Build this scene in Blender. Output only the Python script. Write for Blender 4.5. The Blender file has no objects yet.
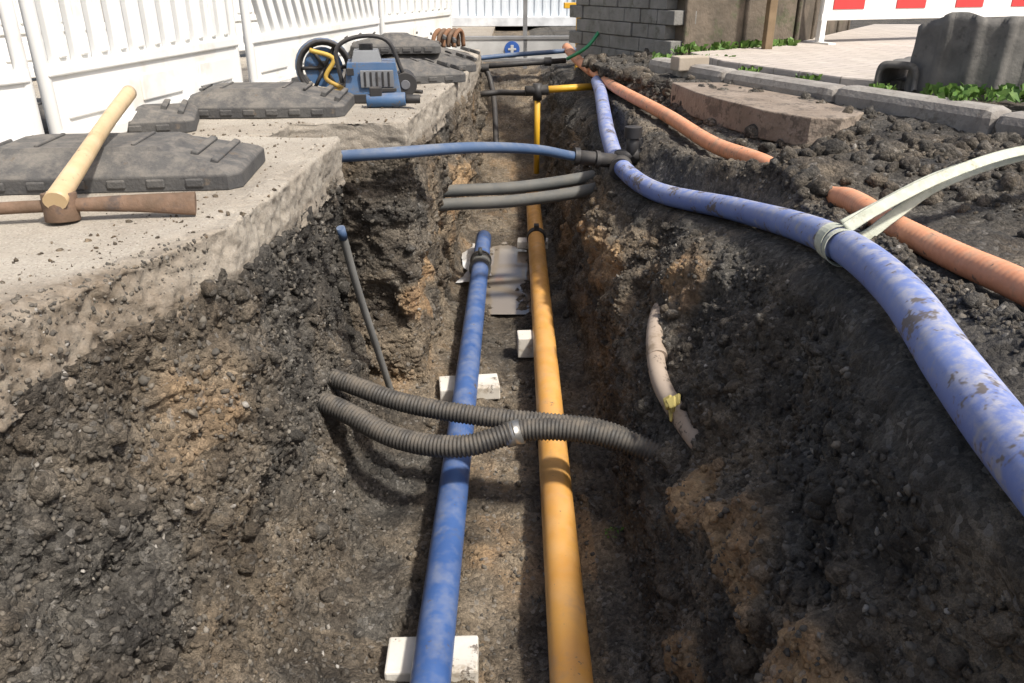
import bpy, bmesh, math, random
import numpy as np
from mathutils import Vector, Matrix
random.seed(3); rng=np.random.default_rng(5)
sc=bpy.context.scene
# ------------------------------------------------------------------ noise
def _h(i,j,k,s):
    n=(i.astype(np.int64)*73856093)^(j.astype(np.int64)*19349663)^(k.astype(np.int64)*83492791)^(s*2654435761)
    n=n&0xffffffff
    n=((n^(n>>15))*2246822519)&0xffffffff
    n=((n^(n>>13))*3266489917)&0xffffffff
    n=n^(n>>16)
    return (n&0xffffff)/float(0xffffff)
def vnoise(P,s=0):
    I=np.floor(P).astype(np.int64); F=P-I; F=F*F*F*(F*(F*6-15)+10)
    r=0
    for a in (0,1):
        wa=F[:,0] if a else 1-F[:,0]
        for b in (0,1):
            wb=F[:,1] if b else 1-F[:,1]
            for c in (0,1):
                wc=F[:,2] if c else 1-F[:,2]
                r=r+wa*wb*wc*_h(I[:,0]+a,I[:,1]+b,I[:,2]+c,s)
    return r*2-1
def fbm(P,o=3,s=0):
    r=0;a=1.;t=0
    for q in range(o):
        r=r+a*vnoise(P*(2.03**q)+q*13.7,s+q); t+=a; a*=.5
    return r/t*1.5
def worley(P,s=0):
    I=np.floor(P).astype(np.int64); F=P-I
    d=np.full(len(P),9.)
    for a in (-1,0,1):
        for b in (-1,0,1):
            for c in (-1,0,1):
                i,j,k=I[:,0]+a,I[:,1]+b,I[:,2]+c
                h=_h(i,j,k,s)
                dx=a+h-F[:,0]; dy=b+np.modf(h*917.13)[0]-F[:,1]; dz=c+np.modf(h*7919.7)[0]-F[:,2]
                d=np.minimum(d,dx*dx+dy*dy+dz*dz)
    return np.sqrt(d)
def sstep(a,b,x):
    t=np.clip((x-a)/(b-a),0,1); return t*t*(3-2*t)
# ------------------------------------------------------------------ materials
def nd(nt,t,**k):
    n=nt.nodes.new(t)
    for a,b in k.items(): setattr(n,a,b)
    return n
def mixc(nt,fac,a,b,blend='MIX'):
    n=nt.nodes.new('ShaderNodeMix'); n.data_type='RGBA'; n.blend_type=blend
    for s,v in ((n.inputs[0],fac),(n.inputs[6],a),(n.inputs[7],b)):
        if hasattr(v,'links'): nt.links.new(v,s)
        elif isinstance(v,(int,float)): s.default_value=v
        else: s.default_value=(v[0],v[1],v[2],1)
    return n.outputs[2]
def mr(nt,v,a,b,c=0,d=1):
    n=nt.nodes.new('ShaderNodeMapRange'); nt.links.new(v,n.inputs[0])
    for i,x in zip((1,2,3,4),(a,b,c,d)): n.inputs[i].default_value=x
    return n.outputs[0]
def noise(nt,co,scale,detail=3,rough=.55):
    n=nt.nodes.new('ShaderNodeTexNoise'); n.inputs['Scale'].default_value=scale
    n.inputs['Detail'].default_value=min(detail,4); n.inputs['Roughness'].default_value=rough
    nt.links.new(co,n.inputs['Vector']); return n.outputs['Fac']
def vor(nt,co,scale,out='Distance'):
    n=nt.nodes.new('ShaderNodeTexVoronoi'); n.inputs['Scale'].default_value=scale
    nt.links.new(co,n.inputs['Vector']); return n.outputs[out]
def math_(nt,op,a,b):
    n=nt.nodes.new('ShaderNodeMath'); n.operation=op
    for s,v in zip(n.inputs,(a,b)):
        if hasattr(v,'links'): nt.links.new(v,s)
        else: s.default_value=v
    return n.outputs[0]
def newmat(name):
    m=bpy.data.materials.new(name); m.use_nodes=True; nt=m.node_tree
    b=nt.nodes['Principled BSDF']; tc=nt.nodes.new('ShaderNodeTexCoord')
    return m,nt,b,tc.outputs['Object']
def bump(nt,b,h,strength,dist):
    n=nt.nodes.new('ShaderNodeBump'); n.inputs['Strength'].default_value=strength; n.inputs['Distance'].default_value=dist
    nt.links.new(h,n.inputs['Height']); nt.links.new(n.outputs[0],b.inputs['Normal'])
def M(name,c1,c2=None,scale=6,rough=.6,bscale=80,bst=.25,bd=.002,dust=None,dustamt=.6,dscale=14,metal=0,spots=None,spotc=(.05,.04,.03),mud=None):
    m,nt,b,co=newmat(name)
    c2=c2 or tuple(x*.75 for x in c1)
    c=mixc(nt,mr(nt,noise(nt,co,scale,4),.35,.65),c1,c2)
    if spots: c=mixc(nt,mr(nt,noise(nt,co,spots,4,.75),.56,.68,0,.85),c,spotc)
    if dust:
        g=nt.nodes.new('ShaderNodeNewGeometry'); sp=nt.nodes.new('ShaderNodeSeparateXYZ'); nt.links.new(g.outputs['Normal'],sp.inputs[0])
        up=mr(nt,sp.outputs[2],-.1,.95)
        f=math_(nt,'MULTIPLY',up,mr(nt,noise(nt,co,dscale,4,.75),.42,.62,.15,1))
        c=mixc(nt,math_(nt,'MULTIPLY',f,dustamt),c,dust)
        rg=mr(nt,f,0,1,rough,.9); nt.links.new(rg,b.inputs['Roughness'])
    else:
        rg=mr(nt,noise(nt,co,scale*3,3),.3,.7,rough*.8,min(1,rough*1.2)); nt.links.new(rg,b.inputs['Roughness'])
    if mud: # crusted mud splashes (scale, threshold)
        c=mixc(nt,mr(nt,noise(nt,co,mud[0],4,.85),mud[1],mud[1]+.05,0,.9),c,(.12,.098,.078))
    nt.links.new(c,b.inputs['Base Color']); b.inputs['Metallic'].default_value=metal
    bump(nt,b,noise(nt,co,bscale,3),bst,bd)
    return m
def soilmat(name,attr='clay'):
    m,nt,b,co=newmat(name)
    a=nd(nt,'ShaderNodeAttribute',attribute_name=attr); A=a.outputs['Fac']
    n1=mr(nt,noise(nt,co,7,4,.7),.35,.65)
    dark=mixc(nt,n1,(.046,.042,.037),(.135,.123,.105))
    brown=mixc(nt,n1,(.125,.096,.067),(.28,.225,.16))
    clay=mixc(nt,n1,(.50,.35,.20),(.36,.22,.115))
    c=mixc(nt,mr(nt,A,0,.5),dark,brown); c=mixc(nt,mr(nt,A,.5,.9),c,clay)
    vn=nt.nodes.new('ShaderNodeTexVoronoi'); vn.inputs['Scale'].default_value=85; nt.links.new(co,vn.inputs['Vector'])
    sp=nt.nodes.new('ShaderNodeSeparateColor'); nt.links.new(vn.outputs['Color'],sp.inputs[0])
    g=math_(nt,'MULTIPLY',mr(nt,sp.outputs[0],0,1,.6,1.45),mr(nt,noise(nt,co,240,2,.8),.3,.7,.6,1.4))
    cb=nt.nodes.new('ShaderNodeCombineColor')
    for i in range(3): nt.links.new(g,cb.inputs[i])
    c=mixc(nt,mr(nt,A,.2,1,1,.4),c,cb.outputs[0],'MULTIPLY')
    c=mixc(nt,mr(nt,sp.outputs[1],.92,.97,0,.45),c,(.34,.32,.29))
    wet=mr(nt,noise(nt,co,2.3,3,.7),.47,.58)
    c=mixc(nt,math_(nt,'MULTIPLY',wet,.45),c,(.03,.027,.024))
    nt.links.new(c,b.inputs['Base Color']); nt.links.new(mr(nt,wet,0,1,.95,.62),b.inputs['Roughness'])
    b.inputs['Specular IOR Level'].default_value=.3
    h=math_(nt,'ADD',math_(nt,'MULTIPLY',vn.outputs['Distance'],-1),math_(nt,'MULTIPLY',noise(nt,co,70,4,.85),2.2))
    bump(nt,b,h,1.0,.008)
    return m
# ------------------------------------------------------------------ mesh helpers
def link(o): sc.collection.objects.link(o); return o
def npmesh(name,V,F,mat,attrs=None,smooth=False):
    me=bpy.data.meshes.new(name); n=F.shape[1]
    me.vertices.add(len(V)); me.vertices.foreach_set('co',V.astype(np.float32).ravel())
    me.loops.add(F.size); me.loops.foreach_set('vertex_index',F.astype(np.int32).ravel())
    me.polygons.add(len(F)); me.polygons.foreach_set('loop_start',np.arange(0,F.size,n,dtype=np.int32))
    me.polygons.foreach_set('loop_total',np.full(len(F),n,dtype=np.int32))
    if smooth: me.polygons.foreach_set('use_smooth',np.ones(len(F),dtype=bool))
    me.update(calc_edges=True)
    for k,v in (attrs or {}).items():
        at=me.attributes.new(k,'FLOAT','POINT'); at.data.foreach_set('value',v.astype(np.float32))
    me.materials.append(mat)
    return link(bpy.data.objects.new(name,me))
def spline(pts,n=10):
    P=[Vector(p) for p in pts]
    if len(P)<3: 
        return [P[0].lerp(P[-1],i/n) for i in range(n+1)]
    Q=[2*P[0]-P[1]]+P+[2*P[-1]-P[-2]]; out=[]
    T=[0]
    for a,b in zip(Q,Q[1:]): T.append(T[-1]+max(1e-4,(b-a).length**.5))
    for i in range(1,len(Q)-2):
        p0,p1,p2,p3=Q[i-1:i+3]; t0,t1,t2,t3=T[i-1:i+3]
        for k in range(n):
            t=t1+(t2-t1)*k/n
            A1=p0*((t1-t)/(t1-t0))+p1*((t-t0)/(t1-t0)); A2=p1*((t2-t)/(t2-t1))+p2*((t-t1)/(t2-t1)); A3=p2*((t3-t)/(t3-t2))+p3*((t-t2)/(t3-t2))
            B1=A1*((t2-t)/(t2-t0))+A2*((t-t0)/(t2-t0)); B2=A2*((t3-t)/(t3-t1))+A3*((t-t1)/(t3-t1))
            out.append(B1*((t2-t)/(t2-t1))+B2*((t-t1)/(t2-t1)))
    out.append(P[-1]); return out
class B:
    def __init__(s): s.bm=bmesh.new()
    def box(s,c,d,R=None,m=0,taper=1.0):
        vs=[]
        for z in (-1,1):
            k=taper if z>0 else 1
            for x,y in ((-1,-1),(1,-1),(1,1),(-1,1)):
                v=Vector((x*d[0]/2*k,y*d[1]/2*k,z*d[2]/2))
                if R is not None: v=R@v
                vs.append(s.bm.verts.new(v+Vector(c)))
        for f in ((3,2,1,0),(4,5,6,7),(0,1,5,4),(1,2,6,5),(2,3,7,6),(3,0,4,7)):
            fc=s.bm.faces.new([vs[i] for i in f]); fc.material_index=m
    def tube(s,P,r,seg=16,m=0,r2=None,cap=True,up=Vector((0,0,1)),rf=None):
        P=[Vector(p) for p in P]; rings=[]
        L=0
        N=None
        for i,p in enumerate(P):
            t=(P[min(i+1,len(P)-1)]-P[max(i-1,0)]).normalized()
            if i: L+=(P[i]-P[i-1]).length
            if N is None:
                N=up-t*up.dot(t)
                if N.length<1e-3: N=Vector((1,0,0))-t*t.x
            else: N=N-t*N.dot(t)
            N.normalize(); S=t.cross(N)
            rr=rf(L,i) if rf else r
            ra,rb=rr,(rr if r2 is None else r2)
            rings.append([s.bm.verts.new(p+S*(ra*math.cos(2*math.pi*k/seg))+N*(rb*math.sin(2*math.pi*k/seg))) for k in range(seg)])
        for a,b in zip(rings,rings[1:]):
            for k in range(seg):
                f=s.bm.faces.new((a[k],a[(k+1)%seg],b[(k+1)%seg],b[k])); f.material_index=m; f.smooth=True
        if cap:
            for rg in (list(reversed(rings[0])),rings[-1]):
                f=s.bm.faces.new(rg); f.material_index=m
    def ring(s,c,axis,R,w,m=0,h=.006):
        a=Vector(axis).normalized(); c=Vector(c)
        s.tube([c-a*w/2,c-a*w/2*.98,c+a*w/2*.98,c+a*w/2],R,24,m)
    def prism(s,poly,z0,z1,m=0):
        lo=[s.bm.verts.new((x,y,z0)) for x,y in poly]; hi=[s.bm.verts.new((x,y,z1)) for x,y in poly]
        n=len(poly)
        for f in (list(reversed(lo)),hi): s.bm.faces.new(f).material_index=m
        for i in range(n): s.bm.faces.new((lo[i],lo[(i+1)%n],hi[(i+1)%n],hi[i])).material_index=m
    def done(s,name,mats,loc=(0,0,0),rz=0,bevel=0,sub=0):
        bmesh.ops.recalc_face_normals(s.bm,faces=s.bm.faces)
        me=bpy.data.meshes.new(name); s.bm.to_mesh(me); s.bm.free()
        for x in mats: me.materials.append(x)
        o=link(bpy.data.objects.new(name,me)); o.location=loc; o.rotation_euler=(0,0,rz)
        if bevel:
            md=o.modifiers.new('bevel','BEVEL'); md.width=bevel; md.segments=2; md.limit_method='ANGLE'; md.angle_limit=math.radians(50)
        return o
# ------------------------------------------------------------------ terrain definition
def gdrop(Y): return -.32*sstep(6.0,9.0,Y)
st=[ # Y : xl0..xl5   xr0..xr3   xp zp(centre)  xb zb  xt zt  xk
 (-30,[-1.1,-1.05,-.95,-.8,-.6,-.45],[.38,.46,.54,.58],.62,-.05,.87,-.05,1.12,-.05,3.2),
 (.3,[-.98,-.97,-.90,-.76,-.60,-.45],[.37,.43,.51,.57],.62,-.05,.86,-.05,1.09,-.05,3.1),
 (.85,[-.87,-.87,-.82,-.71,-.58,-.44],[.37,.42,.50,.585],.64,-.05,.86,-.05,1.055,-.055,2.95),
 (1.18,[-.79,-.79,-.76,-.67,-.56,-.43],[.36,.42,.50,.60],.69,-.045,.87,-.05,1.035,-.06,2.85),
 (1.71,[-.62,-.62,-.61,-.585,-.53,-.42],[.36,.42,.52,.65],.77,-.07,.90,-.08,1.01,-.085,2.65),
 (2.0,[-.60,-.60,-.595,-.57,-.51,-.42],[.36,.42,.53,.67],.80,-.11,.91,-.10,.995,-.095,2.5),
 (2.45,[-.59,-.59,-.585,-.57,-.52,-.42],[.36,.42,.52,.66],.795,-.19,.91,-.14,1.02,-.12,2.3),
 (2.66,[-.585,-.585,-.58,-.57,-.53,-.42],[.35,.41,.51,.65],.79,-.23,.91,-.11,1.02,-.12,2.18),
 (2.765,[-.585,-.585,-.585,-.58,-.54,-.42],[.34,.40,.49,.63],.77,-.25,.9,-.10,1.01,-.12,2.12),
 (2.79,[-.84,-.84,-.82,-.80,-.74,-.46],[.34,.40,.49,.63],.765,-.25,.9,-.11,1.0,-.12,2.1),
 (3.02,[-.82,-.82,-.80,-.78,-.70,-.44],[.32,.38,.46,.56],.70,-.29,.84,-.13,.96,-.17,2.0),
 (3.05,[-.40,-.40,-.41,-.42,-.41,-.36],[.32,.38,.45,.55],.69,-.295,.83,-.14,.95,-.17,1.98),
 (3.4,[-.375,-.38,-.39,-.40,-.40,-.36],[.30,.36,.41,.48],.58,-.33,.74,-.18,.88,-.18,1.81),
 (3.8,[-.34,-.34,-.35,-.36,-.37,-.34],[.28,.33,.37,.43],.51,-.32,.68,-.2,.84,-.18,1.61),
 (4.86,[-.245,-.25,-.27,-.30,-.32,-.3],[.27,.32,.36,.42],.54,-.25,.64,-.2,.73,-.18,1.09),
 (5.9,[-.24,-.25,-.27,-.29,-.30,-.28],[.27,.32,.36,.42],.56,-.25,.6,-.2,.66,-.18,.82),
 (9.0,[-.3,-.3,-.3,-.3,-.3,-.28],[.27,.33,.38,.44],.52,-.2,.6,-.15,.68,-.12,.9),
 (60,[-.3,-.3,-.3,-.3,-.3,-.28],[.27,.33,.38,.44],.52,-.2,.6,-.15,.68,-.12,.9)]
SY=np.array([s[0] for s in st])
def keyrow(s):
    Y,l,r,xp,zc,xb,zb,xt,zt,xk=s; zp=zc-.045; zt2=zt-.035
    cov=.09 if 2.5<Y<2.9 else 0
    return [(-45,-.25),(l[0]-1,-.25),(l[0]-.07,-.10),(l[1]-.0,-.12),(l[2],-.4),(l[3],-.75),(l[4],-1.0),(l[5],-1.08),(-.02,-1.12),
      (r[0],-1.09),(r[1],-.85),(r[2],-.55),(r[3],min(-.28,zp-.12)),(xp-.05,zp-.015),(xp+.055,zp),(xb,zb),(xt-.045,zt2+cov),(xt+.05,zt2+cov),
      (xk-.25,-.06),(xk+.3,-.03),(45,-.03)]
K=np.array([keyrow(s) for s in st])           # (S,21,2)
segs=[3,6,10,75,90,65,30,75,75,60,85,60,35,22,34,30,18,120,40,10]
maskK=np.array([0,0,.15,.35,1,1,.9,.5,.5,.6,1,1,.8,.25,.3,.5,.2,.4,.5,.2,0])
cols=[];
for i,n in enumerate(segs):
    for k in range(n): cols.append(i+k/n)
cols.append(len(segs)); cols=np.array(cols)
rows=[-30,-12,-5,-2,-1,-.5,0,.3,.5]; y=.62
while y<9.6:
    rows.append(y); y+= .0009 if (2.762<y<2.792 or 3.018<y<3.052) else .0046*max(1,y/1.3)
rows+= [10,11,12,14,17,20,26,35,60]; rows=np.array(rows)
KI=np.zeros((len(rows),21,2))
for i in range(21):
    for j in range(2): KI[:,i,j]=np.interp(rows,SY,K[:,i,j])
ci=np.minimum(np.floor(cols).astype(int),19); cf=cols-ci
G=KI[:,ci,:]*(1-cf)[None,:,None]+KI[:,ci+1,:]*cf[None,:,None]
X=G[:,:,0];Z=G[:,:,1]
lo=19
for _ in range(5):
    Xs=X.copy();Zs=Z.copy()
    for A_,S_ in ((X,Xs),(Z,Zs)):
        S_[:,lo+4:-30]=(A_[:,lo:-34]+A_[:,lo+2:-32]+A_[:,lo+4:-30]+A_[:,lo+6:-28]+A_[:,lo+8:-26])/5
    X,Z=Xs,Zs
R_,C_=X.shape
Yg=np.repeat(rows[:,None],C_,1)
deep=1-.93*sstep(6.2,9.0,rows); Z=Z*deep[:,None]+gdrop(rows)[:,None]
def normals(X,Y,Z):
    P=np.stack([X,Y,Z],-1); a=np.gradient(P,axis=1); b=np.gradient(P,axis=0)
    n=np.cross(a,b); n/= (np.linalg.norm(n,axis=-1,keepdims=True)+1e-12); return n
N=normals(X,Yg,Z)
P=np.stack([X,Yg,Z],-1).reshape(-1,3)
m=np.interp(cols,np.arange(21),maskK)[None,:]*(1-sstep(9,9.6,rows))[:,None]*sstep(-1,.6,rows)[:,None]
m=m.ravel()
act=m>.001
d=np.zeros(len(P)); Pa=P[act]
big=fbm(Pa*1.9,3,1)*.058+fbm(Pa*6.5,3,5)*.036
d1=big+fbm(Pa*20,4,9)*.022
w=worley(Pa*30+fbm(Pa*15,2,3)[:,None]*.6,2); w2=worley(Pa*70+fbm(Pa*40,2,8)[:,None]*.5,7)
lump=.35+.65*sstep(-.3,.3,fbm(Pa*3.1,2,21))
Ma=m[act]
d[act]=Ma*d1+(.35+.65*Ma)*lump*((.55-w)*.016*(vnoise(Pa*30,4)*.5+.6)+(.5-w2)*.011)
seams=[((.50,1.30,-.60),(.22,.20,.13),.05),((.46,1.62,-.66),(.2,.17,.13),.035),((.50,2.43,-.42),(.2,.20,.11),.04),((.56,.95,-.52),(.2,.12,.09),.02),((.42,1.2,-.92),(.2,.22,.10),.02),((.36,3.4,-.62),(.15,.5,.12),.02),((-.36,3.3,-.7),(.15,.35,.16),.01),((-.30,4.4,-.6),(.15,.6,.2),.0)]
sb=np.zeros(len(Pa)); cb_=np.zeros(len(Pa)); wob=fbm(Pa*7,3,71)*.45
for c_,r_,h_ in seams:
    q=np.sqrt((((Pa-np.array(c_))/np.array(r_))**2).sum(1))+wob; g=1-sstep(.6,1.2,q); sb+=g*h_; cb_=np.maximum(cb_,g)
d[act]+=sb
dip=np.exp(-(((Pa[:,0]+.12)/.20)**2+((Pa[:,1]-4.65)/.75)**2)**2)*(Pa[:,2]<-1.0); d[act]-=dip*.030
P2=P+N.reshape(-1,3)*d[:,None]
# clay attribute
x,yv,z=P2.T
base=np.where(x<-.2, np.where(yv<1.6,.22,np.where(yv<2.8,.05,.40)),np.where(x<.3,.42,.02))
base=np.where((x<-.2)&(yv<1.75)&(z>-.42),base+.12,base)
base=np.where((x<-.2)&(z<-.72)&(yv<2.0),base+.12,base)
base=np.where((x>.25)&(z<-.5),.17,base); base=np.where((x>.2)&(z<-.45)&(yv>2.7),.42,base)
base=np.where((z>-.16)&(x>.5),.02,base)
clay=np.zeros(len(P2)); nz=fbm(Pa*2.6,3,31)*.34+fbm(Pa*11,2,37)*.15
clay[act]=nz; clay=np.clip(base+clay,0,1)
clay=np.where(clay>.5,.5+.3*sstep(.5,.85,clay),clay)
tmp=clay[act]; tmp=np.maximum(tmp,cb_*(.85+nz*.5)); clay[act]=np.clip(tmp,0,1)
idx=np.arange(R_*C_).reshape(R_,C_)
F=np.stack([idx[:-1,:-1],idx[:-1,1:],idx[1:,1:],idx[1:,:-1]],-1).reshape(-1,4)
SOIL=soilmat('trench_soil')
npmesh('ground',P2,F,SOIL,{'clay':clay},smooth=True)
# ------------------------------------------------------------------ gravel and clods
def icot(sub):
    ico=bmesh.new(); bmesh.ops.create_icosphere(ico,subdivisions=sub,radius=1)
    T=np.array([v.co[:] for v in ico.verts]); TF=np.array([[v.index for v in f.verts] for f in ico.faces]); ico.free(); return T,TF
T1=icot(1); T2=icot(2)
def scatter(name,n,smin,smax,power,sel,mat,sink=.3,flat=.7,rough=.28,attrfn=None,TT=None,noisy=False,pool=None):
    T,TF=TT or T1
    cand=np.nonzero(sel)[0]; pick=rng.choice(cand,n)
    if pool is None: pos=P2[pick]; nrm=Ncur[pick]
    else: pos=pool[0][pick]; nrm=pool[1][pick]
    s=smin+(smax-smin)*rng.random(n)**power
    t=np.repeat(T[None],n,0)
    if noisy:
        q=(t+rng.random((n,1,3))*90).reshape(-1,3); k=(vnoise(q*1.3,81)*.35+vnoise(q*3.1,82)*.22).reshape(n,-1,1); t=t*(1+k)
    else: t=t*(1+rough*(rng.random((n,len(T),1))*2-1))
    t*= (np.stack([np.ones(n),.6+.5*rng.random(n),flat*(.6+.5*rng.random(n))],-1)*s[:,None])[:,None,:]
    q=rng.normal(size=(n,4)); q/=np.linalg.norm(q,axis=1,keepdims=True); a,b,c,d_=q.T
    Rm=np.stack([np.stack([1-2*(c*c+d_*d_),2*(b*c-a*d_),2*(b*d_+a*c)],-1),np.stack([2*(b*c+a*d_),1-2*(b*b+d_*d_),2*(c*d_-a*b)],-1),np.stack([2*(b*d_-a*c),2*(c*d_+a*b),1-2*(b*b+c*c)],-1)],1)
    V=np.einsum('nij,nvj->nvi',Rm,t)+(pos+nrm*(s*sink)[:,None])[:,None,:]
    Fa=(TF[None]+(np.arange(n)*len(T))[:,None,None]).reshape(-1,3)
    at=np.clip(clay[pick]*.6+rng.normal(size=n)*.12,0,1) if attrfn is None else attrfn(pick,n)
    return npmesh(name,V.reshape(-1,3),Fa,mat,{'clay':np.repeat(at,len(T)),'tone':np.repeat(rng.random(n),len(T))})
Ncur=normals(P2[:,0].reshape(R_,C_),P2[:,1].reshape(R_,C_),P2[:,2].reshape(R_,C_)).reshape(-1,3)
colv=np.repeat(cols[None],R_,0).ravel()
def stonemat(name):
    m_,nt,b,co=newmat(name)
    a=nd(nt,'ShaderNodeAttribute',attribute_name='tone'); cr=nt.nodes.new('ShaderNodeValToRGB')
    e=cr.color_ramp.elements; e[0].color=(.05,.046,.04,1); e[1].color=(.36,.34,.31,1); e[1].position=1
    for p,c in ((.45,(.085,.078,.067,1)),(.75,(.135,.12,.098,1)),(.9,(.19,.165,.13,1)),(.96,(.27,.25,.22,1))):
        k=e.new(p); k.color=c
    nt.links.new(a.outputs['Fac'],cr.inputs[0])
    c=mixc(nt,mr(nt,noise(nt,co,90,3),.4,.6,0,.7),cr.outputs[0],(.10,.085,.068))
    nt.links.new(c,b.inputs['Base Color']); b.inputs['Roughness'].default_value=.9
    bump(nt,b,noise(nt,co,150,3),.6,.005); return m_
STONE=stonemat('gravel_stone')
soilsel=(m>.15)&(P2[:,1]>.65)&(P2[:,1]<6.5)
shelf=((colv>12.6)&(colv<14.6))|((colv>15.7)&(colv<17.3))
walls=soilsel&~shelf&((colv<7)|(colv>9))
scatter('gravel',12000,.002,.010,2.2,soilsel&~shelf&(P2[:,1]<3),STONE,sink=.1,rough=.36)
scatter('gravel',650,.006,.019,2.6,walls,STONE,sink=.05,rough=.36)
dirtattr=lambda p,n: np.clip(clay[p]+rng.normal(size=n)*.06,0,1)
scatter('soil_clods',17000,.0025,.011,2.0,walls&(P2[:,1]<3.2),SOIL,sink=.15,flat=.9,rough=.4,attrfn=dirtattr)
scatter('soil_clods',1900,.005,.032,3.0,walls,SOIL,sink=.0,flat=.9,attrfn=dirtattr,TT=T2,noisy=True)
scatter('soil_clods',1500,.006,.045,2.8,soilsel&(colv>17.2)&(colv<19),SOIL,sink=.1,flat=.9,attrfn=lambda p,n:np.clip(rng.random(n)*.25,0,1),TT=T2,noisy=True)
scatter('soil_clods',5000,.002,.012,2.0,soilsel&(colv>14.8)&(colv<19)&~shelf,SOIL,sink=.1,flat=.9,rough=.4,attrfn=lambda p,n:np.clip(rng.random(n)*.25,0,1))
scatter('soil_clods',900,.004,.022,2.4,soilsel&(colv>7)&(colv<9),SOIL,sink=.0,flat=.8,attrfn=dirtattr,TT=T2,noisy=True)
scatter('soil_clods',160,.01,.04,1.6,(P2[:,1]>2.4)&(P2[:,1]<3.0)&(colv>15)&(colv<18.2),SOIL,sink=.2,flat=.9,attrfn=lambda p,n:np.clip(rng.random(n)*.25,0,1),TT=T2,noisy=True)
# ------------------------------------------------------------------ left pavement slab
def pavemat():
    m_,nt,b,co=newmat('pavement_concrete')
    a=nd(nt,'ShaderNodeAttribute',attribute_name='dirt')
    c=mixc(nt,mr(nt,noise(nt,co,3,4,.7),.3,.7),(.42,.38,.32),(.31,.275,.225))
    c=mixc(nt,mr(nt,noise(nt,co,1.3,4,.75),.5,.7,0,.5),c,(.25,.205,.155))
    sp=nt.nodes.new('ShaderNodeSeparateColor'); nt.links.new(vor(nt,co,260,'Color'),sp.inputs[0])
    c=mixc(nt,mr(nt,sp.outputs[0],.75,.95,0,.4),c,(.14,.125,.11)); c=mixc(nt,mr(nt,sp.outputs[1],.88,.95,0,.5),c,(.5,.46,.4))
    f=math_(nt,'MULTIPLY',a.outputs['Fac'],mr(nt,noise(nt,co,9,4,.8),.3,.6,.5,1))
    c=mixc(nt,f,c,mixc(nt,mr(nt,noise(nt,co,45,4,.8),.35,.65),(.115,.09,.063),(.24,.19,.14)))
    nt.links.new(c,b.inputs['Base Color']); b.inputs['Roughness'].default_value=.93
    bump(nt,b,math_(nt,'ADD',noise(nt,co,110,4,.85),noise(nt,co,18,3)),.7,.007); return m_
PAVE=pavemat()
pr=[-30,-10,-3,-1,0,.4]; y=.6
while y<6.6: pr.append(y); y+= .001 if (2.762<y<2.792 or 3.018<y<3.052) else .0055*max(1,y/1.5)
pr+=[7,7.5,8,8.5,9,12,20,60]; pr=np.array(pr)
xe=np.interp(pr,SY,[s[1][0] for s in st])
near=1-sstep(1.35,1.8,pr)
rad=.009+.010*near
off=[(44,0),(15,0),(6,0),(4,0),(3,0)]
dd=2.5
while dd>.035: off.append((dd,0)); dd-=.005 if dd<.28 else (.02 if dd<1.2 else .06)
off=np.array(off); nO=len(off)
prof=[]
for i,Y in enumerate(pr):
    r=rad[i]; lean=.012*near[i]; p=[(xe[i]-lean-o[0],0) for o in off]
    for k in range(9):
        a=k/8*math.pi/2; p.append((xe[i]-lean-r+r*math.sin(a),-r+r*math.cos(a)))
    for k in range(1,25): p.append((xe[i]-lean+lean*k/24,-r-(.16-r)*k/24))
    p.append((xe[i]-.08,-.16)); prof.append(p)
prof=np.array(prof); PX=prof[:,:,0]; PZ=prof[:,:,1]+gdrop(pr)[:,None]; PY=np.repeat(pr[:,None],PX.shape[1],1)
NN=normals(PX,PY,PZ).reshape(-1,3); PP=np.stack([PX,PY,PZ],-1).reshape(-1,3)
offd=np.concatenate([off[:,0],np.zeros(34)])
edge=np.repeat((1-sstep(.035,.09,offd))[None],len(pr),0).ravel()
nearv=np.repeat(near[:,None],PX.shape[1],1).ravel()
dsp=fbm(PP*5,3,41)*.003+edge*(fbm(PP*9,3,43)*.009+fbm(PP*45,3,44)*.006)+edge*nearv*(fbm(PP*7,3,47)*.010+fbm(PP*70,2,49)*.005+(.5-worley(PP*60,48))*.005)
PP=PP+NN*dsp[:,None]
dist=(np.repeat(xe[:,None],PX.shape[1],1)-PX).ravel()
dirt=np.clip((1-sstep(.0,.26,dist+fbm(PP*4,3,51)*.16))*.75*(.25+.75*nearv)+edge*nearv*.55+ (PP[:,2]<-.10)*.35,0,1)
ix=np.arange(PX.size).reshape(PX.shape)
npmesh('pavement',PP,np.stack([ix[:-1,:-1],ix[:-1,1:],ix[1:,1:],ix[1:,:-1]],-1).reshape(-1,4),PAVE,{'dirt':dirt},smooth=True)
pool=(PP,NN); pvis=(PP[:,1]>.75)&(PP[:,1]<6)&(dist<2.0)
scatter('gravel',900,.002,.007,2.4,pvis&(edge>.5)&(nearv>.3),STONE,sink=.0,rough=.36,pool=pool,attrfn=lambda p,n:rng.random(n)*.4)
scatter('loose_grit',1300,.001,.0045,3.5,pvis&(NN[:,2]>.8),SOIL,sink=.2,rough=.36,pool=pool,attrfn=lambda p,n:.3+rng.random(n)*.3)
scatter('loose_grit',700,.0012,.008,3.5,pvis&(NN[:,2]>.8)&(dist<.30),SOIL,sink=.2,rough=.36,pool=pool,attrfn=lambda p,n:.3+rng.random(n)*.3)
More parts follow.
